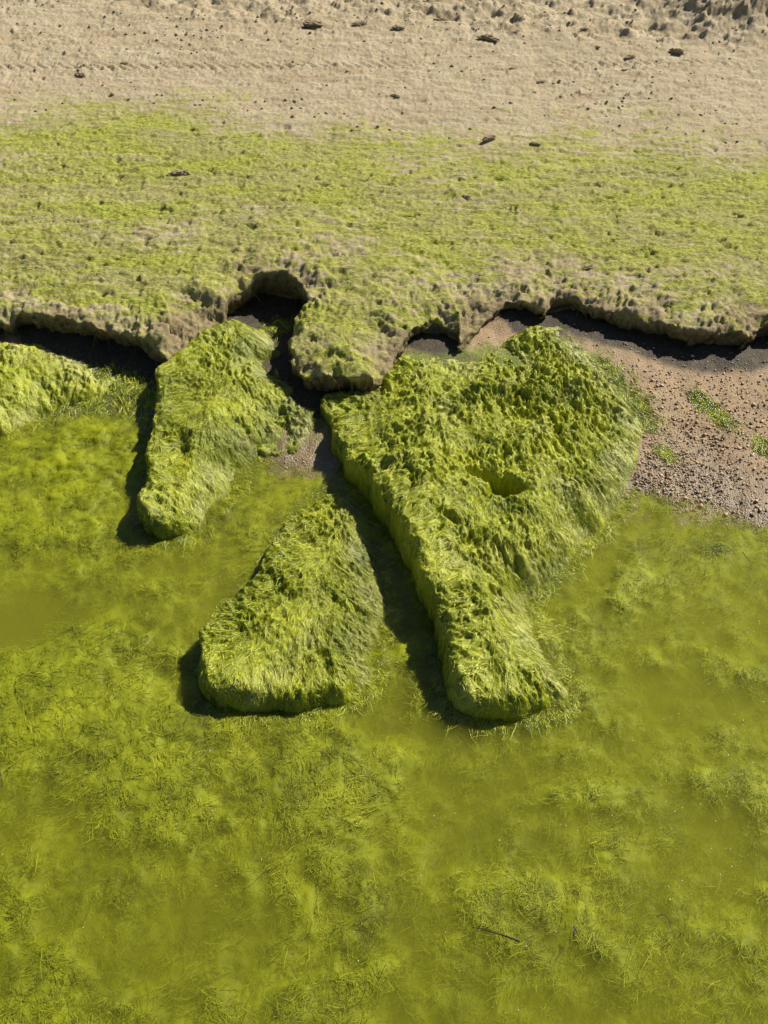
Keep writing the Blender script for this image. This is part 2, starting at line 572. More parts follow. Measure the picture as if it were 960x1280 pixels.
# ------------------------------------------------------------------ the beach above the ledge
NR, NC = 560, 840
g = np.linspace(0, 1, NR)
yr = 2.30 + 5.2 * (0.50 * g + 0.50 * g ** 2.2)
Yg = np.repeat(yr[:, None], NC, 1)
sg = np.linspace(-1, 1, NC)[None, :]
Xg = sg * (0.28 * Yg + 1.20)
bank_lz = [a[2] + 0.012 for a in LIP] + [.16] * 4
s0, nx0, ny0, ov = sdf(bank_poly, Xg, Yg, bank_val)
lipz = sdf(bank_poly, Xg, Yg, bank_lz)[3]
near = np.exp(-np.clip(s0, 0, 9) / 0.2)
s = s0 - 0.014 * ov * near + (0.020 * fbm(Xg * 7, Yg * 7, 11, 3) + 0.014 * fbm(Xg * 30, Yg * 30, 12, 4, 0.65)) * near
ov = np.clip(ov * (1 + 0.7 * fbm(Xg * 6, Yg * 6, 13, 3)), 0, 1)
wf = 0.075
bz = bed_z(Xg, Yg, False)
hl = 0.012 + np.clip(lipz - bz - 0.012, 0.03, 1) * ov
top = bank_plane(Xg, Yg)
si = np.clip(s, 0, None)
brow = 1 - np.exp(-si / (0.17 - 0.05 * ov))
zt = bz + hl + (top - bz - hl) * brow
# relief of the matted algae and of the trodden sand
algae_lo, algae_hi = P(480, 128, .24)[1], P(480, 172, .24)[1]
yedge = 0.5 * (algae_lo + algae_hi) + 0.22 * perlin(Xg * 0.7, Xg * 0 + 3.3, 21) - 0.14 * np.clip(Xg, -1, 2.2) + 0.1 * fbm(Xg * 2.2, Yg * 2.2, 22, 3)
A = 1 - sstep(-0.55, 0.62, Yg - yedge)
warp = 0.25 * fbm(Xg * 4, Yg * 4, 23, 2)
streak = ridged(Xg * 5 + Yg * 1.5 + warp, Yg * 24 + Xg * 2 + warp * 3, 24, 4)
lump = fbm(Xg * 14, Yg * 24, 25, 4, 0.6)
fine = fbm(Xg * 48, Yg * 80, 26, 3, 0.6)
rel = A * (0.0075 * lump + 0.007 * streak + 0.0055 * fine)
pits = np.clip(fbm(Xg * 10, Yg * 20, 27, 4, 0.65) - 0.36, 0, 0.4)
rel = rel - A * 0.075 * pits + A * 0.03 * np.clip(fbm(Xg * 16, Yg * 30, 45, 3, 0.65) - 0.3, 0, 0.4)
sandr = 0.012 * fbm(Xg * 11, Yg * 16, 28, 5, 0.62) + 0.0045 * fbm(Xg * 60, Yg * 70, 29, 2)
crumb = np.clip(fbm(Xg * 17, Yg * 26, 30, 4, 0.65) - 0.30, 0, 1) * sstep(-0.25, 0.35, fbm(Xg * 1.4, Yg * 2.5, 31, 3))
sandr = sandr + 0.055 * np.minimum(crumb, 0.3) - 0.06 * np.clip(fbm(Xg * 14, Yg * 26, 46, 4, 0.65) - 0.42, 0, 0.3)
disturb = sstep(P(480, 34, .3)[1], P(480, 2, .3)[1], Yg + 0.30 * fbm(Xg * 1.1, Yg * 1.1, 32, 2) + 0.12 * Xg)
sandr = sandr + disturb * (0.035 * fbm(Xg * 6, Yg * 8, 33, 4, 0.6) + 0.04 * np.clip(fbm(Xg * 13, Yg * 15, 34, 3) - 0.15, 0, 0.5))
heapm = np.exp(-(((Xg - HEAP[0]) / 0.5) ** 2 + ((Yg - HEAP[1]) / 0.36) ** 2) ** 1.4)
sandr = sandr + heapm * 0.035 * ridged(Xg * 6, Yg * 7, 35, 4)
ytr = P(480, 74, .28)[1] + 0.02 * Xg
trk = np.exp(-((Yg - ytr) / 0.05) ** 4) * sstep(-0.2, 0.3, perlin(Xg * 0.9, Xg * 0 + 8.8, 36) + 0.25)
sandr = sandr + trk * 0.007 * np.sin((Xg * 0.8 + np.abs(Yg - ytr)) * 2 * np.pi / 0.045)
rel = rel + (1 - A) * sandr
# folds running down the brow
foldm = np.exp(-np.abs(si - 0.06) / 0.13)
fold = ridged(Xg * 19 + 4 * fbm(Xg * 2, Yg * 2, 37, 2), Yg * 4.5, 38, 3)
rel = rel + foldm * 0.0075 * fbm(Xg * 55, Yg * 60, 47, 3, 0.65)
rel = rel + foldm * (0.016 * fold * np.clip(0.5 + 1.2 * fbm(Xg * 4, Yg * 4, 48, 2), 0, 1.4) + 0.020 * fbm(Xg * 10, Yg * 10, 39, 3))
zt = zt + rel * sstep(-0.02, 0.03, si + 0.012)
# the face below the lip: t 1 at the lip, 0 at the foot
tf = np.clip((s + wf) / wf, 0, 1)
cave = 0.055 * ov + 0.015 + 0.02 * ov * fbm(Xg * 12, Yg * 12, 41, 2)
prof = -cave * (1 - tf) ** 0.8 + 0.020 * ov * np.sin(np.pi * np.clip(tf * 1.25 - 0.25, 0, 1))
face = s < 0
zlipv = bz + hl
zface = (bz - 0.05) + (zlipv - bz + 0.05) * (1 - (1 - tf) ** 1.4)
shift = np.where(face, prof + s, 0.0)
crease = (0.015 * ridged(Xg * 26 + 7 * ny0, Yg * 10, 42, 3) + 0.010 * fbm(Xg * 45, s * 60 + Yg * 9, 49, 3, 0.6)) * np.sin(np.pi * tf)
shift = shift + np.where(face, crease, 0)
Z = np.where(face, zface, zt)
Xb, Yb = Xg + nx0 * shift, Yg + ny0 * shift
keep = s > -wf
mudm = 1.25 * np.exp(-np.clip(s, 0, 9) / 0.20) * (0.55 + 0.45 * fbm(Xg * 3, Yg * 3, 43, 3)) * (0.75 + 0.5 * (1 - ov))
mudm = mudm + 0.7 * heapm
for (mx, my, r, a) in ((245, 405, .12, .9), (600, 400, .10, .6), (470, 400, .08, .25), (385, 445, .05, .5), (310, 335, .08, .5), (640, 350, .07, .35), (930, 400, .07, .5)):
    qx, qy = P(mx, my, .15)
    mudm = mudm + a * np.exp(-((Xg - qx) ** 2 + (Yg - qy) ** 2) / r ** 2)
alg_attr = A * (0.95 - 0.80 * np.clip(mudm, 0, 1)) - 0.15 * (1 - A)
for (mx, my, rx, ry, a) in ((330, 165, .35, .1, .45), (200, 290, .2, .12, .4), (620, 175, .2, .08, .5), (850, 170, .3, .08, .3), (540, 235, .4, .05, .2), (420, 300, .2, .1, .25)):
    qx, qy = P(mx, my, .2)
    alg_attr = alg_attr - a * np.exp(-((Xg - qx) / rx) ** 2 - ((Yg - qy) / ry) ** 2) * A
grit = np.clip(0.15 + 1.4 * np.exp(-((Yg - yedge + 0.12) / 0.16) ** 2) * (0.5 + fbm(Xg * 2, Yg * 4, 44, 3)), 0, 1)
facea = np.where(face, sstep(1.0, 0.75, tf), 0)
V = np.stack([Xb, Yb, Z], -1).reshape(-1, 3)
F = grid_faces(NR, NC, keep)
V, F, (a1, a2, a3, a4, sv, av) = compact(V, F, alg_attr.ravel(), mudm.ravel(), grit.ravel(), facea.ravel(), s.ravel(), A.ravel())
beach = mesh_from('beach', V, F, M_BEACH, {'algae': a1, 'mud_and_shade': a2, 'grit': a3, 'face': a4})
tag(beach, kind='structure')
bank_V, bank_N, bank_s, bank_A, bank_alg = V, normals(V, F), sv, av, a1

# the country round about, coarse, out to the horizon
gx = np.r_[-400, -150, -60, -25, -10, -5, np.linspace(-3.4, 3.4, 18), 5, 10, 25, 60, 150, 400]
gy = np.r_[-400, -100, -30, -8, -2, 0, 1, 2, 2.8, 3.3, 3.9, 4.6, 5.5, 6.5, 7.6, 9, 12, 20, 50, 150, 600]
GX, GY = np.meshgrid(gx, gy)
GZ = np.where(GY > 3.6, np.minimum(bank_plane(GX, GY), 0.6) - 0.06 * (GY < 7.5) * (np.abs(GX) < 4) - 0.01, -0.32)
far_at = {'algae': np.clip(1 - (GY - 4.4), -0.15, 0.9).ravel(), 'mud_and_shade': np.zeros(GX.size), 'grit': np.zeros(GX.size), 'face': np.zeros(GX.size)}
tag(mesh_from('ground', np.stack([GX, GY, GZ], -1).reshape(-1, 3), grid_faces(*GX.shape), M_BEACH, far_at), kind='structure')

# ------------------------------------------------------------------ the shore below the ledge and the bed of the shallows
nr, nc = 270, 350
Ys = np.repeat(np.linspace(0.2, 3.75, nr)[:, None], nc, 1)
Xs = np.linspace(-1, 1, nc)[None, :] * (0.27 * Ys + 1.25)
Zs = bed_z(Xs, Ys)
Xr, Yr = P(900, 560, .03)
Zs = Zs + 0.004 * fbm(Xs * 45, Ys * 45, 51, 2) * np.exp(-((Xs - Xr) ** 2 + (Ys - Yr) ** 2) / 0.5)
al = 0.12 + 0.0 * Xs
for (mx, my, rx, ry, a) in ((345, 405, .06, .06, 1.0), (150, 490, .5, .15, 1.2), (600, 500, .6, .3, .8), (800, 500, .08, .1, .3), (480, 470, .1, .06, .5), (300, 500, .3, .15, .6), (740, 470, .05, .05, .5)):
    qx, qy = P(mx, my, .03)
    al = al + a * np.exp(-((Xs - qx) / rx) ** 2 - ((Ys - qy) / ry) ** 2)
al = al * (1 - 0.9 * np.exp(-((Xs - P(600, 415, .08)[0]) / .25) ** 2 - ((Ys - P(600, 415, .08)[1]) / .06) ** 2))
al = al * (1 - 0.9 * sstep(P(760, 500, 0.04)[0], P(830, 500, 0.04)[0], Xs))
al = np.maximum(al, sstep(-0.02, -0.09, Zs))
wet = sstep(0.035, 0.004, Zs)
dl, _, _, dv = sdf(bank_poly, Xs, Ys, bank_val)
lip_shade = sstep(-0.125, -0.085, dl + 0.10 * np.exp(-((Xs - P(345, 410, .04)[0]) ** 2 + (Ys - P(345, 410, .04)[1]) ** 2) / 0.012) + 0.012 * fbm(Xs * 15, Ys * 15, 52, 3)) * sstep(0.3, 0.8, dv)  # mask of the undercut's shade, painted dark onto the ground along the lip
shore = mesh_from('shore', np.stack([Xs, Ys, Zs], -1).reshape(-1, 3), grid_faces(nr, nc), M_SHORE, {'algae': al.ravel(), 'wet': wet.ravel(), 'mud_and_shade': lip_shade.ravel()})
tag(shore, kind='structure')


# ------------------------------------------------------------------ rocks cloaked in algae
ROCKS = {}


def rock(key, poly_px, ctrl, w_steep, w_gentle, step, amp, label, seed, z0=0.0, pits_=(), zfoot=-0.09, rough_spots=(), pale_k=0.55, nblade=900, blade_L=0.034, tone0=0.5, hs=0.80, group='rocks cloaked in algae at the foot of the ledge'):
    pl = [P(a, b, z) for a, b, z in poly_px]
    arr = np.array(pl)
    x0, y0 = arr.min(0) - 0.04
    x1, y1 = arr.max(0) + 0.04
    nx_, ny_ = int((x1 - x0) / step) + 1, int((y1 - y0) / step) + 1
    X, Y = np.meshgrid(np.linspace(x0, x1, nx_), np.linspace(y0, y1, ny_))
    d, ox, oy, _ = sdf(pl, X, Y)
    d = d + 0.003 + 0.017 * fbm(X * 11, Y * 11, seed + 1, 3) + 0.011 * fbm(X * 42, Y * 42, seed + 2, 3)
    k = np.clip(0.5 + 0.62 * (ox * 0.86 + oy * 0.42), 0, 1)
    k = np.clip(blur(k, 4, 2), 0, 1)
    w = 1.2 * w_steep + (1.25 * w_gentle - w_steep) * k
    topf = tps(ctrl)(X, Y) * hs
    q = np.clip(d / w, 0, 1)
    pr = (1 - (1 - q) ** (2.6 - 0.6 * k)) ** (0.8 + 0.35 * k)
    foot = np.maximum(bed_z(X, Y, False) - 0.004, -0.018)
    Zr = foot + (topf - foot) * pr
    Zr = Zr + np.minimum(d, 0) * 1.8
    Zr = blur(Zr, 3, 2)
    # downhill lie of the algae
    gyv, gxv = np.gradient(blur(Zr, 5, 2), (y1 - y0) / (ny_ - 1), (x1 - x0) / (nx_ - 1))
    fx, fy = -gxv - 0.05, -gyv - 0.28
    fl = np.hypot(fx, fy) + 1e-6
    fx, fy = fx / fl, fy / fl
    # tufted relief, drawn out down the slope
    mod = 0.55 + 1.0 * sstep(-0.45, 0.55, fbm(X * 4.5, Y * 4.5, seed + 14, 2))
    for (mx, my, r, a) in rough_spots:
        qx, qy = P(mx, my, .1)
        mod = mod + a * np.exp(-((X - qx) ** 2 + (Y - qy) ** 2) / r ** 2)
    wx = X + 0.02 * fbm(X * 9, Y * 9, seed + 3, 2)
    wy = Y + 0.02 * fbm(X * 9, Y * 9, seed + 4, 2)
    cu, cv = wx * 1.0 + wy * 0.25, wy
    n1 = fbm(cu * 27, cv * 22, seed + 5, 3, 0.6)
    n2 = ridged(cu * 52, cv * 40, seed + 6, 3)
    n3 = fbm(cu * 85, cv * 60, seed + 7, 3, 0.6)
    relr = amp * mod * (0.0175 * n1 + 0.0085 * n2 + 0.0075 * n3)
    relr = relr + 0.028 * fbm(X * 5, Y * 5, seed + 8, 2) * amp
    relr = relr + (1 - k) * np.clip(1 - np.abs(d - 0.03) / 0.05, 0, 1) * 0.014 * ridged(X * 16 + Y * 9, Y * 12, seed + 12, 3)
    Zr = Zr + relr * np.clip(q * 2.5, 0.3, 1)
    for (mx, my, zz, rx, ry, rot, dep) in pits_:
        qx, qy = P(mx, my, zz)
        ux, uy = (X - qx) * math.cos(rot) + (Y - qy) * math.sin(rot), -(X - qx) * math.sin(rot) + (Y - qy) * math.cos(rot)
        Zr = Zr - dep * np.exp(-((ux / rx) ** 2 + (uy / ry) ** 2) ** 2)
    lean = 0.040 * (1 - k) ** 1.5 * np.sin(np.pi * np.clip(d / 0.11 + 0.12, 0, 1)) * (d > -0.02)
    lean = blur(lean, 2, 1)
    SX, SY = blur(ox, 3, 1) * lean, blur(oy, 3, 1) * lean
    keepm = d > -0.05
    # algae tone, darkened by damp and painted shade low on flanks away from sun
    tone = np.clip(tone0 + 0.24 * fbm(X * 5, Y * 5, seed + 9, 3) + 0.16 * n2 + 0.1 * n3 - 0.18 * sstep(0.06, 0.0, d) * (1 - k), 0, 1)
    edge = sstep(0.17, 0.02, d) * sstep(0.45, 0.9, k)  # lit look painted pale along the edges that face the sun
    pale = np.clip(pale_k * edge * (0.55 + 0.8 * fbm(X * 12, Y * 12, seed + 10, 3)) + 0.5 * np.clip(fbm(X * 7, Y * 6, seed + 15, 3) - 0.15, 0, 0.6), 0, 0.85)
    ci = (len(pl) and (float(X.mean()), float(Y.mean())))
    root = empty('algae_covered_rock', (ci[0], ci[1], 0.0))
    tag(root, label, 'rock', group)
    off = np.array([ci[0], ci[1], 0.0])
    V = np.stack([X, Y, Zr], -1).reshape(-1, 3)
    F = grid_faces(ny_, nx_, keepm)
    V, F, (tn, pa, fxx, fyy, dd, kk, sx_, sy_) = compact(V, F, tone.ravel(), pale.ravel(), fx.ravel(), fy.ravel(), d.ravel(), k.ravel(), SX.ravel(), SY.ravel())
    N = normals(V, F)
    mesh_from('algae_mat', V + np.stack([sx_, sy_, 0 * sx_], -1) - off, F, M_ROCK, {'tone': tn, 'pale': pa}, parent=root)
    # blades
    idx = rng.choice(np.where(dd > -0.015)[0], nblade, replace=True)
    pts, nn = V[idx], N[idx]
    flow = np.stack([fxx[idx], fyy[idx], -0.0 * idx], -1)
    flow = flow + rng.normal(0, 0.35, flow.shape) * [1, 1, 0]
    flow = flow - nn * (flow * nn).sum(1, keepdims=True)
    flow /= np.linalg.norm(flow, axis=1, keepdims=True)
    def zf(x, y):
        a = np.clip(((x - x0) / (x1 - x0) * (nx_ - 1)).round().astype(int), 0, nx_ - 1)
        b = np.clip(((y - y0) / (y1 - y0) * (ny_ - 1)).round().astype(int), 0, ny_ - 1)
        return Zr[b, a]
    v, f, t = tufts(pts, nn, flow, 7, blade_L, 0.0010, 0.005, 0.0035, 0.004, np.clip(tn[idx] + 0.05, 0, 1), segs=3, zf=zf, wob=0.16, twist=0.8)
    pal = np.repeat(pa[idx], 7 * 8)
    a = np.clip(((v[:, 0] - x0) / (x1 - x0) * (nx_ - 1)).round().astype(int), 0, nx_ - 1)
    b = np.clip(((v[:, 1] - y0) / (y1 - y0) * (ny_ - 1)).round().astype(int), 0, ny_ - 1)
    v[:, 0] += SX[b, a]
    v[:, 1] += SY[b, a]
    # strands trailing from the waterline into the water
    eg = np.where((dd > -0.022) & (dd < 0.004) & (V[:, 2] < 0.012))[0]
    if len(eg) > 50:
        ei = rng.choice(eg, int(nblade * 0.07) + 60)
        _, ex, ey, _ = sdf(pl, V[ei, 0], V[ei, 1])
        efl = np.stack([ex, ey - 0.3, 0 * ex], -1) + rng.normal(0, 0.45, (len(ei), 3)) * [1, 1, 0.1]
        ep = V[ei] + np.stack([sx_[ei], sy_[ei], 0 * ex], -1)
        v2, f2, t2 = tufts(ep, np.tile([0, 0, 1.0], (len(ei), 1)), efl, 8, 0.020, 0.0012, 0.010, 0.002, 0.003, np.clip(tn[ei], 0, 1), wob=0.3,
                           zf=lambda x, y: 0 * x - 0.004 + 0.006 * perlin(x * 25, y * 25, seed))
        v, f, t = join([(v, f, t), (v2, f2, t2)])
        pal = np.r_[pal, np.zeros(len(v2))]
    o = mesh_from('algae_strands', v - off, f, M_BLADE, {'tone': t, 'pale': pal}, smooth=False, parent=root)
    o['kind'] = 'stuff'
    ROCKS[key] = (pl, V)
    return root


BIG = [(404, 492, .04), (416, 530, .02), (424, 565, 0), (440, 595, 0), (480, 645, 0), (510, 692, 0), (534, 745, 0), (556, 805, 0), (562, 850, 0),
       (572, 884, 0), (602, 893, 0), (650, 896, 0), (688, 884, 0), (716, 869, 0), (702, 835, 0), (678, 800, 0), (662, 765, 0), (664, 742, 0),
       (690, 722, 0), (722, 692, 0), (738, 664, 0), (758, 655, 0), (778, 622, 0), (796, 590, .0), (804, 550, .02), (790, 510, .03), (768, 475, .05),
       (738, 445, .08), (706, 410, .10), (672, 408, .10), (630, 428, .10), (600, 446, .095), (560, 444, .09), (510, 440, .09), (478, 476, .07), (440, 482, .06)]
rock('big', BIG, [(420, 505, .085), (520, 470, .115), (680, 430, .135), (760, 500, .11), (600, 560, .165), (520, 620, .15), (580, 740, .135),
                  (630, 850, .10), (700, 620, .13), (470, 560, .125), (780, 570, .08), (560, 860, .09), (690, 860, .07), (640, 450, .12)],
     0.06, 0.17, 0.0034, 1.0, 'largest rock, a broad green wedge with a dark pit, narrowing towards the water', 100,
     pits_=[(634, 600, .15, .044, .036, 0.0, .19), (606, 584, .15, .045, .022, -0.4, .12), (402, 540, .06, .03, .07, 0.1, .07), (455, 588, .10, .06, .02, -0.6, .035), (560, 640, .14, .06, .012, -0.7, .02)],
     rough_spots=[(690, 490, .20, 0.9), (620, 470, .15, .4), (470, 590, .08, .5)], nblade=9500)
ONE = [(204, 470, .04), (206, 500, .02), (202, 545, 0), (192, 580, 0), (196, 610, 0), (180, 636, 0), (182, 658, 0), (205, 667, 0), (235, 664, 0), (262, 648, 0),
       (278, 622, 0), (294, 600, 0), (312, 580, 0), (326, 566, 0), (352, 545, .01), (372, 512, .03), (366, 480, .05), (336, 458, .08), (326, 440, .09), (350, 425, .1), (330, 392, .12),
       (300, 388, .12), (270, 400, .12), (245, 420, .11), (222, 446, .07)]
rock('one', ONE, [(300, 405, .14), (320, 440, .13), (245, 440, .12), (225, 480, .10), (270, 500, .125), (340, 490, .09), (225, 560, .095), (280, 560, .09), (215, 640, .06), (250, 630, .05), (360, 520, .05)],
     0.035, 0.13, 0.0036, 0.75, 'narrow green rock reaching down to the water from the ledge, pale on its right flank', 200,
     pits_=[(222, 545, .09, .03, .07, 0.3, .02)], nblade=3600, tone0=0.45)
TWO = [(385, 632, 0), (415, 610, 0), (450, 614, 0), (468, 655, 0), (474, 700, 0), (480, 735, 0), (486, 768, 0), (468, 805, 0), (468, 850, 0), (440, 872, 0), (400, 880, 0),
       (360, 884, 0), (320, 886, 0), (290, 882, 0), (266, 864, 0), (256, 836, 0), (266, 795, 0), (294, 756, 0), (330, 720, 0), (345, 685, 0), (362, 655, 0)]
rock('two', TWO, [(410, 622, -.012), (440, 645, .022), (385, 670, .015), (455, 700, .055), (400, 730, .07), (440, 780, .07), (350, 790, .085), (300, 830, .08), (390, 850, .075), (440, 850, .06), (270, 860, .06)],
     0.04, 0.13, 0.0034, 0.85, 'wet green rock standing alone in the water left of the largest rock', 300, pale_k=0.5, nblade=4600, blade_L=0.036, tone0=0.42, hs=0.74)
LEFT = [(-160, 425, .06), (0, 425, .07), (60, 430, .07), (105, 448, .06), (150, 472, .04), (135, 490, .02), (100, 502, .01), (50, 520, 0), (12, 542, 0), (-60, 560, 0), (-160, 570, 0)]
rock('left', LEFT, [(-120, 450, .11), (0, 445, .105), (60, 450, .09), (110, 470, .055), (20, 500, .07), (-60, 530, .06), (125, 482, .035)],
     0.04, 0.15, 0.004, 0.8, 'green rock cut off by the left edge of the picture, below the dark undercut', 400, nblade=1500)
HUMP = [(325, 520, .02), (345, 500, .04), (372, 500, .04), (390, 512, .03), (388, 545, .01), (372, 566, 0), (345, 572, 0), (326, 560, 0)]
rock('hump', HUMP, [(350, 515, .055), (375, 520, .05), (355, 545, .025), (340, 560, .005), (380, 550, .02)], 0.04, 0.06, 0.004, 1.0,
     'small mossy hump between the narrow rock and the shaded flank of the largest rock', 500, nblade=500, blade_L=0.03, tone0=0.35)

# ------------------------------------------------------------------ algae drowned in the shallows
nr, nc = 330, 380
Ym = np.repeat(np.linspace(0.45, 3.05, nr)[:, None], nc, 1)
Xm = np.linspace(-1, 1, nc)[None, :] * (0.27 * Ym + 1.0)
bedm = bed_z(Xm, Ym, False)


def canopy(x, y, bz_):
    c = 0.88 + 0.40 * fbm(x * 3.2, y * 3.2, 61, 3) + 0.22 * fbm(x * 11, y * 11, 62, 3)
    for (mx, my, rx, ry, a) in ((15, 775, .12, .09, -.9), (205, 700, .12, .07, -.35), (500, 900, .25, .07, -.1), (515, 840, .06, .12, .4), (560, 960, .12, .1, -.3), (420, 600, .10, .10, -.5),
                                (830, 640, .3, .08, -.5), (740, 700, .1, .1, -.4), (850, 860, .15, .1, -.35), (700, 960, .2, .05, -.25), (330, 640, .1, .06, -.2), (130, 560, .35, .2, .55), (60, 660, .2, .1, .35),
                                (900, 682, .05, .03, .55), (780, 735, .05, .10, .4), (830, 628, .07, .03, .5), (430, 640, .12, .12, .35), (270, 950, .3, .1, .2), (60, 900, .3, .2, .3),
                                (500, 1280, 1.2, .3, .0), (250, 900, .25, .05, .35), (60, 840, .1, .2, .3), (200, 1050, .4, .3, .1)):
        qx, qy = P(mx, my, 0)
        c = c + a * np.exp(-((x - qx) / rx) ** 2 - ((y - qy) / ry) ** 2)
    c = np.clip(c, 0, 1.15)
    ceil_ = -0.009 - 0.009 * sstep(2.2, 0.9, y)
    z = np.maximum(bz_ - 0.01, -0.115) * (1 - c) + ceil_ * c
    return np.minimum(z, ceil_ + 0.01 * (c > 1)), c


Zc, cc = canopy(Xm, Ym, bedm)
qx, qy = P(110, 570, 0)
rise_left = np.exp(-((Xm - qx) / .36) ** 2 - ((Ym - qy) / .26) ** 2)
Zc = Zc + rise_left * (0.006 + 0.022 * fbm(Xm * 12, Ym * 12, 67, 4, 0.6))
Zc = Zc + 0.005 * fbm(Xm * 30, Ym * 24, 63, 3, 0.6) + 0.003 * fbm(Xm * 90, Ym * 80, 64, 2)
Zc = np.minimum(Zc, np.where(bedm > -0.006, bedm - 0.006 + 0.01 * sstep(0.2, 0.9, cc) * (bedm < 0.005), 0.006 + 0.012 * rise_left))
tone = np.clip(0.45 + 0.35 * fbm(Xm * 9, Ym * 9, 65, 4, 0.6), 0, 1)
V = np.stack([Xm, Ym, Zc], -1).reshape(-1, 3)
F = grid_faces(nr, nc, bedm < 0.012)
V, F, (tn, cv_, bv) = compact(V, F, tone.ravel(), cc.ravel(), bedm.ravel())
mat_ob = mesh_from('drowned_algae', V, F, M_SUB, {'tone': tn, 'pale': np.clip(0.45 - cv_, 0, 1)})
tag(mat_ob, 'soft yellow green algae growing under the cloudy water', 'algae', kind='stuff')
ndr = 15000
ok = np.where((cv_ > 0.22) & (bv < -0.002))[0]
idx = rng.choice(ok, ndr)
pts = V[idx]
ang = 2.6 * fbm(pts[:, 0] * 2.5, pts[:, 1] * 2.5, 66, 2) - 1.4 + rng.normal(0, 0.7, ndr)
flow = np.stack([np.cos(ang), np.sin(ang), rng.normal(0.0, 0.12, ndr)], -1)
v, f, t = tufts(pts + [0, 0, 0.002], np.tile([0, 0, 1.0], (ndr, 1)), flow, 9, 0.022, 0.0013, 0.011, 0.006, 0.003, tn[idx], segs=2, wob=0.35, twist=0.2)
v[:, 2] = np.minimum(v[:, 2], -0.003 + 0.6 * np.clip(v[:, 2], 0, 0.02))
so = mesh_from('drowned_algae_strands', v, f, M_SUBB, {'tone': t, 'pale': np.zeros(len(v))}, smooth=False)
tag(so, 'loose strands of algae drifting just under the water', 'algae', kind='stuff')

# ------------------------------------------------------------------ blades on the bank
ok = np.where((bank_A > 0.25) & (bank_s > -0.01) & (bank_V[:, 1] < 5.2))[0]
ok = ok[bank_s[ok] > 0.04]
pr = np.clip(bank_alg[ok] + 0.15, 0.03, 1) * (0.35 + 1.2 * np.exp(-(bank_V[ok, 1] - 2.6) / 1.2))
idx = rng.choice(ok, 6000, p=pr / pr.sum())
pts, nn = bank_V[idx], bank_N[idx]
nearlip = np.exp(-np.clip(bank_s[idx], 0, 9) / 0.12)[:, None]
ang = rng.normal(0, 0.45, len(idx)) + np.pi * (rng.random(len(idx)) < 0.35) - 0.15
flow = np.stack([np.cos(ang), np.sin(ang) * 0.7, 0 * ang], -1) * (1 - nearlip) + np.array([-0.1, -1, 0]) * nearlip + rng.normal(0, 0.2, (len(idx), 3)) * [1, 1, 0]
flow = flow - nn * (flow * nn).sum(1, keepdims=True)
flow /= np.linalg.norm(flow, axis=1, keepdims=True)
tn = np.clip(0.5 + 0.3 * fbm(pts[:, 0] * 4, pts[:, 1] * 7, 71, 3), 0, 1)


def zbank(x, y):
    rr = np.clip(np.interp(y, yr, np.arange(NR)).round().astype(int), 0, NR - 1)
    cc_ = np.clip(((x / (0.28 * y + 1.20) + 1) / 2 * (NC - 1)).round().astype(int), 0, NC - 1)
    return Z[rr, cc_]


v, f, t = tufts(pts, nn, flow, 6, 0.034, 0.0011, 0.008, 0.0012, 0.001, tn, segs=2, zf=zbank)
pal = np.repeat(np.clip(nearlip[:, 0] * 0.7 + 0.35 * (rng.random(len(idx)) < 0.25), 0, 0.9), 6 * 6)
tag(mesh_from('beach_algae', v, f, M_DRY, {'tone': t, 'pale': pal}, smooth=False), 'thin combed mat of drying algae strands over the sand bank', 'algae', kind='stuff')

# threads hanging from the lip of the undercut
LX, LY, LZ, LN = [], [], [], []
lipm = (np.abs(bank_s) < 0.006)
li = np.where(lipm)[0]
idx = rng.choice(li, 200)
pts = bank_V[idx]
drop = rng.uniform(0.015, 0.10, len(idx)) ** 1.0
tip = pts + np.stack([rng.normal(0, .012, len(idx)), rng.normal(-0.006, .010, len(idx)), -drop], -1)
v, f, t = ribbons(pts + [0, 0, 0.004], tip, np.tile([0.0, -1.0, 0.0], (len(idx), 1)), rng.uniform(0.0008, 0.0022, len(idx)), rng.uniform(0, 0.008, len(idx)), 3, 0.8, 0.1)
tag(mesh_from('hanging_threads', v, f, M_HANG, {'tone': t, 'pale': 0 * t}, smooth=False), 'brown threads and roots hanging from the lip of the undercut bank', 'algae', kind='stuff')


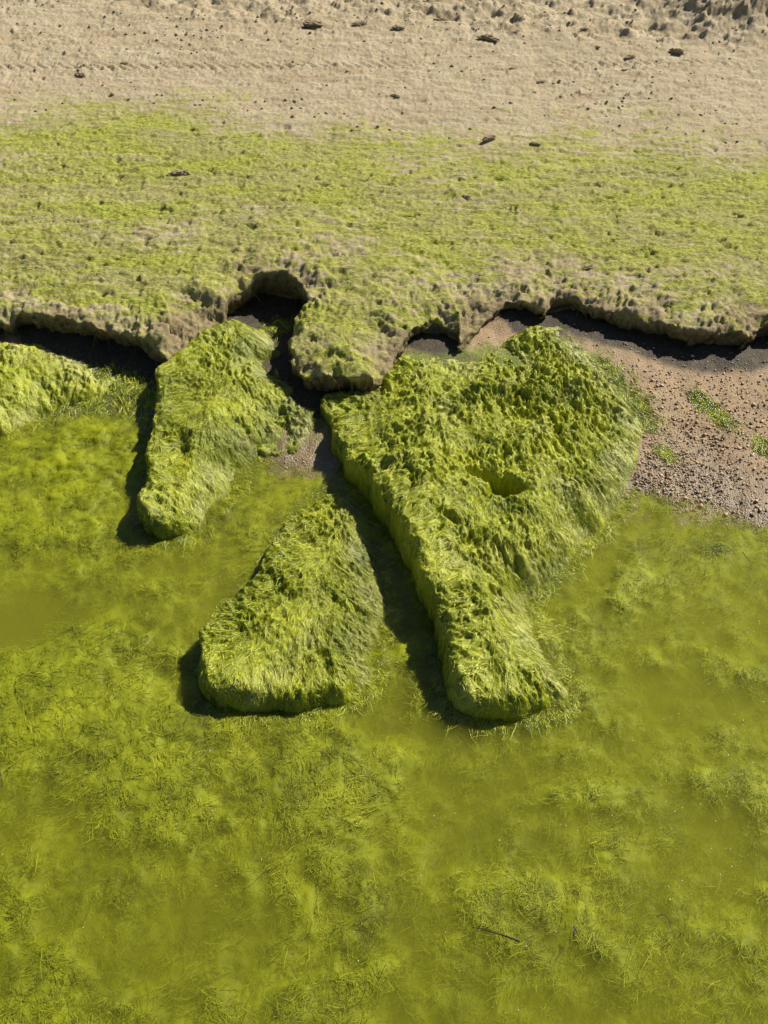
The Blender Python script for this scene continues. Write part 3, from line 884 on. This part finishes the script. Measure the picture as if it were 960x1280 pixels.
# ------------------------------------------------------------------ pebbles
def blob(r, sq, seed, sub=1):
    """a lumpy rounded stone, 12 sided"""
    rs = np.random.default_rng(seed)
    ph = (1 + 5 ** .5) / 2
    v = np.array([(-1, ph, 0), (1, ph, 0), (-1, -ph, 0), (1, -ph, 0), (0, -1, ph), (0, 1, ph), (0, -1, -ph), (0, 1, -ph), (ph, 0, -1), (ph, 0, 1), (-ph, 0, -1), (-ph, 0, 1)])
    f = np.array([(0, 11, 5), (0, 5, 1), (0, 1, 7), (0, 7, 10), (0, 10, 11), (1, 5, 9), (5, 11, 4), (11, 10, 2), (10, 7, 6), (7, 1, 8), (3, 9, 4), (3, 4, 2), (3, 2, 6), (3, 6, 8), (3, 8, 9), (4, 9, 5), (2, 4, 11), (6, 2, 10), (8, 6, 7), (9, 8, 1)])
    for _ in range(sub):
        mid, nv, nf = {}, [tuple(a) for a in v], []

        def m(a, b):
            kk = (min(a, b), max(a, b))
            if kk not in mid:
                mid[kk] = len(nv)
                nv.append(tuple((np.array(nv[a]) + np.array(nv[b])) / 2))
            return mid[kk]
        for a, b, c in f:
            ab, bc, ca = m(a, b), m(b, c), m(c, a)
            nf += [(a, ab, ca), (b, bc, ab), (c, ca, bc), (ab, bc, ca)]
        v, f = np.array(nv), np.array(nf)
        v = v / np.linalg.norm(v, axis=1, keepdims=True) * 1.9
    v = v / np.linalg.norm(v, axis=1, keepdims=True)
    v = v * (1 + rs.normal(0, 0.10, (len(v), 1))) * np.array([1, rs.uniform(.65, .95), sq]) * r
    return v, f


def shore_pts(n, cx, cy, rx, ry, zmin=-0.02, avoid=True):
    x = rng.normal(cx, rx, n * 3)
    y = rng.normal(cy, ry, n * 3)
    z = bed_z(x, y)
    ok_ = (z > zmin)
    sb, _, _, _ = sdf(bank_poly, x, y, bank_val)
    ok_ &= sb < -0.02
    if avoid:
        for kk in ROCKS:
            sd, _, _, _ = sdf(ROCKS[kk][0], x, y)
            ok_ &= sd < 0.0
    return np.stack([x, y, z], -1)[ok_][:n]


pcx, pcy = P(880, 555, .03)
pebm = []
for m in range(4):
    for k in range(3):
        v, f = blob(1.0, rng.uniform(.45, .7), 900 + m * 7 + k)
        me = bpy.data.meshes.new('pebble')
        me.from_pydata(v.tolist(), [], f.tolist())
        me.polygons.foreach_set('use_smooth', np.ones(len(f), bool))
        me.materials.append(PEB[m])
        pebm.append(me)
plabel = ['orange brown pebble lying among the shingle right of the largest rock', 'dull brown pebble lying among the shingle right of the largest rock',
          'cream coloured pebble lying among the shingle right of the largest rock', 'near black pebble lying among the shingle right of the largest rock']
pts = shore_pts(230, pcx, pcy, 0.26, 0.20)
for i, q in enumerate(pts):
    m = int(rng.choice(4, p=[.42, .25, .25, .08]))
    r = rng.uniform(0.004, 0.0078)
    o = bpy.data.objects.new('pebble', pebm[m * 3 + i % 3])
    o.scale = (r, r, r)
    o.location = (q[0], q[1], q[2] + r * 0.25)
    o.rotation_euler = (rng.normal(0, .2), rng.normal(0, .2), rng.uniform(0, 6.28))
    tag(link(o), plabel[m], 'pebble', ['orange pebbles in the shingle', 'brown pebbles in the shingle', 'cream pebbles in the shingle', 'black pebbles in the shingle'][m])


def scatter_blobs(name, pts, rlo, rhi, mat, label, cat, sq=0.6, sink=0.25, n_var=5):
    Vs, Fs, off = [], [], 0
    var = [blob(1.0, sq, 40 + k, 0) for k in range(n_var)]
    for i, q in enumerate(pts):
        v, f = var[i % n_var]
        r = rlo + (rhi - rlo) * rng.random() ** 2
        a = rng.uniform(0, 6.28)
        R = np.array([[math.cos(a), -math.sin(a), 0], [math.sin(a), math.cos(a), 0], [0, 0, 1]])
        Vs.append((v * r) @ R.T + q + [0, 0, r * sink])
        Fs.append(f + off)
        off += len(v)
    o = mesh_from(name, np.concatenate(Vs), np.concatenate(Fs), mat, smooth=True)
    return tag(o, label, cat, kind='stuff')


def cloud(n, spots):
    return np.concatenate([shore_pts(int(n * w), *P(a, b, .03), rx, ry) for a, b, rx, ry, w in spots])


area = [(880, 545, .32, .22, .6), (820, 590, .14, .10, .25)]
scatter_blobs('orange_gravel', cloud(2300, area), .0018, .0055, PEB[0], 'small orange grains in the wet gravel', 'gravel')
scatter_blobs('brown_gravel', cloud(2300, area), .0018, .0055, PEB[1], 'small brown grains in the wet gravel', 'gravel')
scatter_blobs('cream_gravel', cloud(800, area + [(360, 566, .05, .02, .04)]), .002, .005, PEB[2], 'small cream grains in the wet gravel', 'gravel')
scatter_blobs('dark_gravel', cloud(280, area), .002, .005, PEB[3], 'small dark grains in the wet gravel', 'gravel')

# ------------------------------------------------------------------ sand clods on the beach
def bank_at(px, py, z=.25):
    for _ in range(3):
        x, y = P(px, py, z)
        i = np.argmin((bank_V[:, 0] - x) ** 2 + (bank_V[:, 1] - y) ** 2)
        z = bank_V[i, 2]
    return np.array([x, y, z])


CLODS = [(494, 121, .022, 'dark clod alone on the smooth sand left of the picture centre'), (676, 103, .022, 'dark clod on the pale sand right of centre'),
         (788, 72, .03, 'flat dark clod lying at the edge of the tyre track'), (612, 50, .045, 'largest clod of a broken row near the top of the beach'),
         (550, 22, .03, 'crumbled clod below the churned sand'), (730, 38, .022, 'upright lump of sand near the top of the beach'),
         (845, 66, .035, 'long flat clod in the upper right of the smooth sand'), (612, 175, .03, 'brown clod where the sand meets the green algae'),
         (668, 180, .02, 'narrow clod half sunk in the upper edge of the algae'), (583, 246, .02, 'black clod on the bright green algae mat'),
         (390, 30, .045, 'wide dark clod in the crumbled sand at top centre'), (450, 32, .04, 'ragged dark clod right of the widest one at top centre'),
         (498, 36, .03, 'clod at the left end of the churned strip'), (100, 96, .025, 'thin dark clod on the sand at the far left'),
         (155, 79, .015, 'small round clod in the left of the sand'), (780, 88, .015, 'tiny dark clod right of the tyre track centre'),
         (747, 61, .012, 'small lump beside the upright one'), (640, 86, .014, 'smallest clod standing on smooth sand below the broken row'),
         (225, 218, .035, 'dark crumbling lump in the green mat at the left'), (735, 335, .022, 'brown lump on the brow above the right undercut')]
for i, (a, b, r, lab) in enumerate(CLODS):
    q = bank_at(a, b)
    v, f = blob(1.0, rng.uniform(.4, .6), 300 + i, 2)
    v = v * (1 + 0.28 * fbm(v[:, 0] * 1.7 + i, v[:, 1] * 1.7 + v[:, 2], 80 + i, 3))[:, None]
    v = v * (1 + 0.15 * rng.normal(size=(len(v), 1)))
    v = v * np.array([1.1, 0.6, 0.7]) * r
    o = mesh_from('sand_clod', v, f, M_CLOD, smooth=False)
    o.location = q + [0, 0, r * 0.18]
    o.rotation_euler = (0, 0, rng.uniform(-0.5, 0.5))
    tag(o, lab, 'clod', 'clods on the beach')
ok = np.where((bank_A < 0.6) & (bank_V[:, 1] > 3.9))[0]
pw = np.exp(2.2 * fbm(bank_V[ok, 0] * 1.5, bank_V[ok, 1] * 3, 83, 3) + 1.2 * sstep(5.3, 6.2, bank_V[ok, 1]))
idx = rng.choice(ok, 3000, p=pw / pw.sum())
scatter_blobs('sand_crumbs', bank_V[idx], .002, .012, M_CLOD, 'crumbs of sand strewn over the upper beach', 'sand', .6, .2)

# ------------------------------------------------------------------ algae mat creeping over the damp shore at the left
zs_ = Zs.ravel()
w_ = (al.ravel() > 0.55) & (zs_ > -0.02) & (Xs.ravel() < P(400, 500, 0)[0]) & (dl.ravel() < -0.05)
idx = rng.choice(np.where(w_)[0], 1300)
pts = np.stack([Xs.ravel()[idx], Ys.ravel()[idx], zs_[idx]], -1)
fl = np.stack([rng.normal(0, .5, len(idx)), rng.normal(-.9, .3, len(idx)), 0 * idx], -1)
v, f, t = tufts(pts, np.tile([0, 0, 1.0], (len(idx), 1)), fl, 7, 0.03, 0.0012, 0.008, 0.004, 0.008, np.clip(rng.normal(.45, .2, len(idx)), 0, 1), zf=lambda x, y: bed_z(x, y) + 0.001)
tag(mesh_from('shore_algae', v, f, M_BLADE, {'tone': t, 'pale': 0 * t}, smooth=False), 'wet algae creeping over the damp ground between the rocks at the left', 'algae', kind='stuff')

# ------------------------------------------------------------------ algae clumps on the shingle
for (pp, ss, n_, lab) in (([(748, 462, .06), (772, 482, .05), (790, 505, .04), (806, 530, .03)], .028, 300, 'ragged green algae clump on the shingle touching the largest rock'),
                          ([(868, 494, .05), (890, 512, .04), (912, 532, .035)], .016, 170, 'long green algae clump lying on the shingle at the right'),
                          ([(950, 552, .035), (962, 560, .03)], .016, 90, 'small green algae clump at the right edge of the shingle'),
                          ([(838, 575, .012), (825, 560, .02)], .014, 40, 'thin olive algae clump on the wet shingle near the water line')):
    c = np.array([(*P(a, b, z), 0) for a, b, z in pp])
    tt = rng.uniform(0, len(c) - 1, n_)
    i0 = np.minimum(tt.astype(int), len(c) - 2)
    pts = c[i0] + (c[i0 + 1] - c[i0]) * (tt - i0)[:, None] + rng.normal(0, ss, (n_, 3))
    hh = np.exp(-((pts - c[i0]) ** 2)[:, :2].sum(1) / (ss * 2) ** 2)
    pts[:, 2] = bed_z(pts[:, 0], pts[:, 1]) + 0.001 + 0.006 * rng.random(n_) * hh
    fl = np.stack([rng.normal(0.2, .5, n_), rng.normal(-1, .4, n_), -0.05 + 0 * tt], -1)
    v, f, t = tufts(pts, np.tile([0, 0, 1.0], (n_, 1)), fl, 9, 0.024, 0.0012, 0.006, 0.002, 0.003, np.clip(rng.normal(.35, .2, n_), 0, 1), wob=0.3, zf=lambda x, y: bed_z(x, y) + 0.003)
    o = mesh_from('algae_clump', v - c[0], f, M_BLADE, {'tone': t, 'pale': 0 * t}, smooth=False)
    o.location = c[0]
    tag(o, lab, 'algae', 'algae clumps on the shingle')


# ------------------------------------------------------------------ twigs
def twig(paths, r0, name, label, cat, mat=M_TWIG):
    root = None
    Vs, Fs, off = [], [], 0
    for path in paths:
        path = [(a, b, z + 0.009 if z < 0.05 else z) for a, b, z in path]   # afloat on the algae
        c = np.array([(*P(a, b, z), z) for a, b, z in path])
        n = len(c)
        ring = []
        for i in range(n):
            d = c[min(i + 1, n - 1)] - c[max(i - 1, 0)]
            d /= np.linalg.norm(d)
            u = np.cross(d, [0, 0, 1.0]); u /= np.linalg.norm(u)
            w_ = np.cross(u, d)
            r = r0 * (1 - 0.7 * i / (n - 1)) * rng.uniform(0.85, 1.15)
            for k in range(6):
                a = k * math.pi / 3
                Vs.append(c[i] + (u * math.cos(a) + w_ * math.sin(a)) * r)
        for i in range(n - 1):
            for k in range(6):
                Fs.append((off + i * 6 + k, off + i * 6 + (k + 1) % 6, off + (i + 1) * 6 + (k + 1) % 6, off + (i + 1) * 6 + k))
        off += n * 6
    V = np.array(Vs)
    o = mesh_from(name, V - V.mean(0), np.array(Fs), mat)
    o.location = V.mean(0)
    return tag(o, label, cat)


twig([[(650, 1177, .004), (640, 1173, .005), (626, 1168, .005), (615, 1165, .004), (602, 1161, .003), (590, 1159, -.002)]], .0028, 'twig', 'long thin dark twig floating near the bottom of the picture', 'twig')
twig([[(718, 1170, .003), (718, 1163, .005), (717, 1157, .005)], [(717, 1158, .005), (720, 1162, .005), (722, 1166, .003)]], .0026, 'twig', 'short forked black twig standing upright in the lower water', 'twig')
twig([[(821, 1146, .003), (827, 1143, .004), (833, 1145, .004), (837, 1151, .003), (838, 1157, .002), (834, 1165, 0)]], .0013, 'plant_stem', 'hair thin curled stem in the water right of the forked twig', 'stem')
twig([[(900, 650, .004), (907, 657, .004), (913, 665, .003)]], .0015, 'twig', 'thin dark twig above the floating tuft at the right', 'twig')
twig([[(928, 690, .003), (934, 698, .004), (940, 706, .003)]], .0014, 'twig', 'thin dark twig below right of the floating tuft', 'twig')
twig([[(0, 965, .003), (2, 975, .004), (1, 986, .003)]], .0018, 'twig', 'dark twig at the left edge of the picture', 'twig')
twig([[(122, 398, .15), (118, 425, .11), (112, 450, .06)], [(118, 420, .12), (124, 432, .09)]], .0022, 'root', 'pale root hanging in the dark left undercut', 'root', M_DRY)

# ------------------------------------------------------------------ beads added to stand in for sun glints on the water
n = 420
bx, by = [], []
for (a, b, rx, ry, m) in ((860, 950, .30, .35, 330), (930, 800, .12, .2, 120), (440, 760, .1, .15, 60), (900, 685, .025, .012, 30), (100, 540, .3, .12, 60), (700, 1150, .3, .2, 40), (300, 1000, .5, .3, 60)):
    q = P(a, b, 0)
    bx.append(rng.normal(q[0], rx, m)); by.append(rng.normal(q[1], ry, m))
bx, by = np.concatenate(bx), np.concatenate(by)
t_ = NT('glint_bead')
g_ = t_.pbr((0.75, 0.78, 0.6), 0.12, None, 0.8)
M_GLINT = t_.done(g_)
m_ = bed_z(bx, by) < -0.01
for kk in ROCKS:
    m_ &= sdf(ROCKS[kk][0], bx, by)[0] < -0.01
scatter_blobs('glint_beads', np.stack([bx, by, 0 * bx], -1)[m_], .0006, .0020, M_GLINT, 'tiny bright beads added in place of sun glints on the water', 'bubbles', .7, 0.1)

# ------------------------------------------------------------------ the water
xs = np.linspace(-1, 1, 90)
ysv = np.linspace(-1.5, 3.42, 110)
Yw = np.repeat(ysv[:, None], 90, 1)
Xw = np.repeat(xs[None, :] * 3.2, 110, 0)
topw = np.stack([Xw, Yw, 0.0012 * fbm(Xw * 5, Yw * 6, 91, 2)], -1).reshape(-1, 3)
bot = topw.copy()
bot[:, 2] = -0.40
ft = grid_faces(110, 90)
fb = grid_faces(110, 90)[:, ::-1] + len(topw)
i = np.arange(110 * 90).reshape(110, 90)
rim = np.r_[i[0, :], i[1:, -1], i[-1, -2::-1], i[-2:0:-1, 0]]
rn = np.roll(rim, -1)
fs = np.stack([rim + len(topw), rn + len(topw), rn, rim], -1)
wat = mesh_from('water', np.concatenate([topw, bot]), np.concatenate([ft, fb, fs]), M_WATER)
tag(wat, kind='structure')
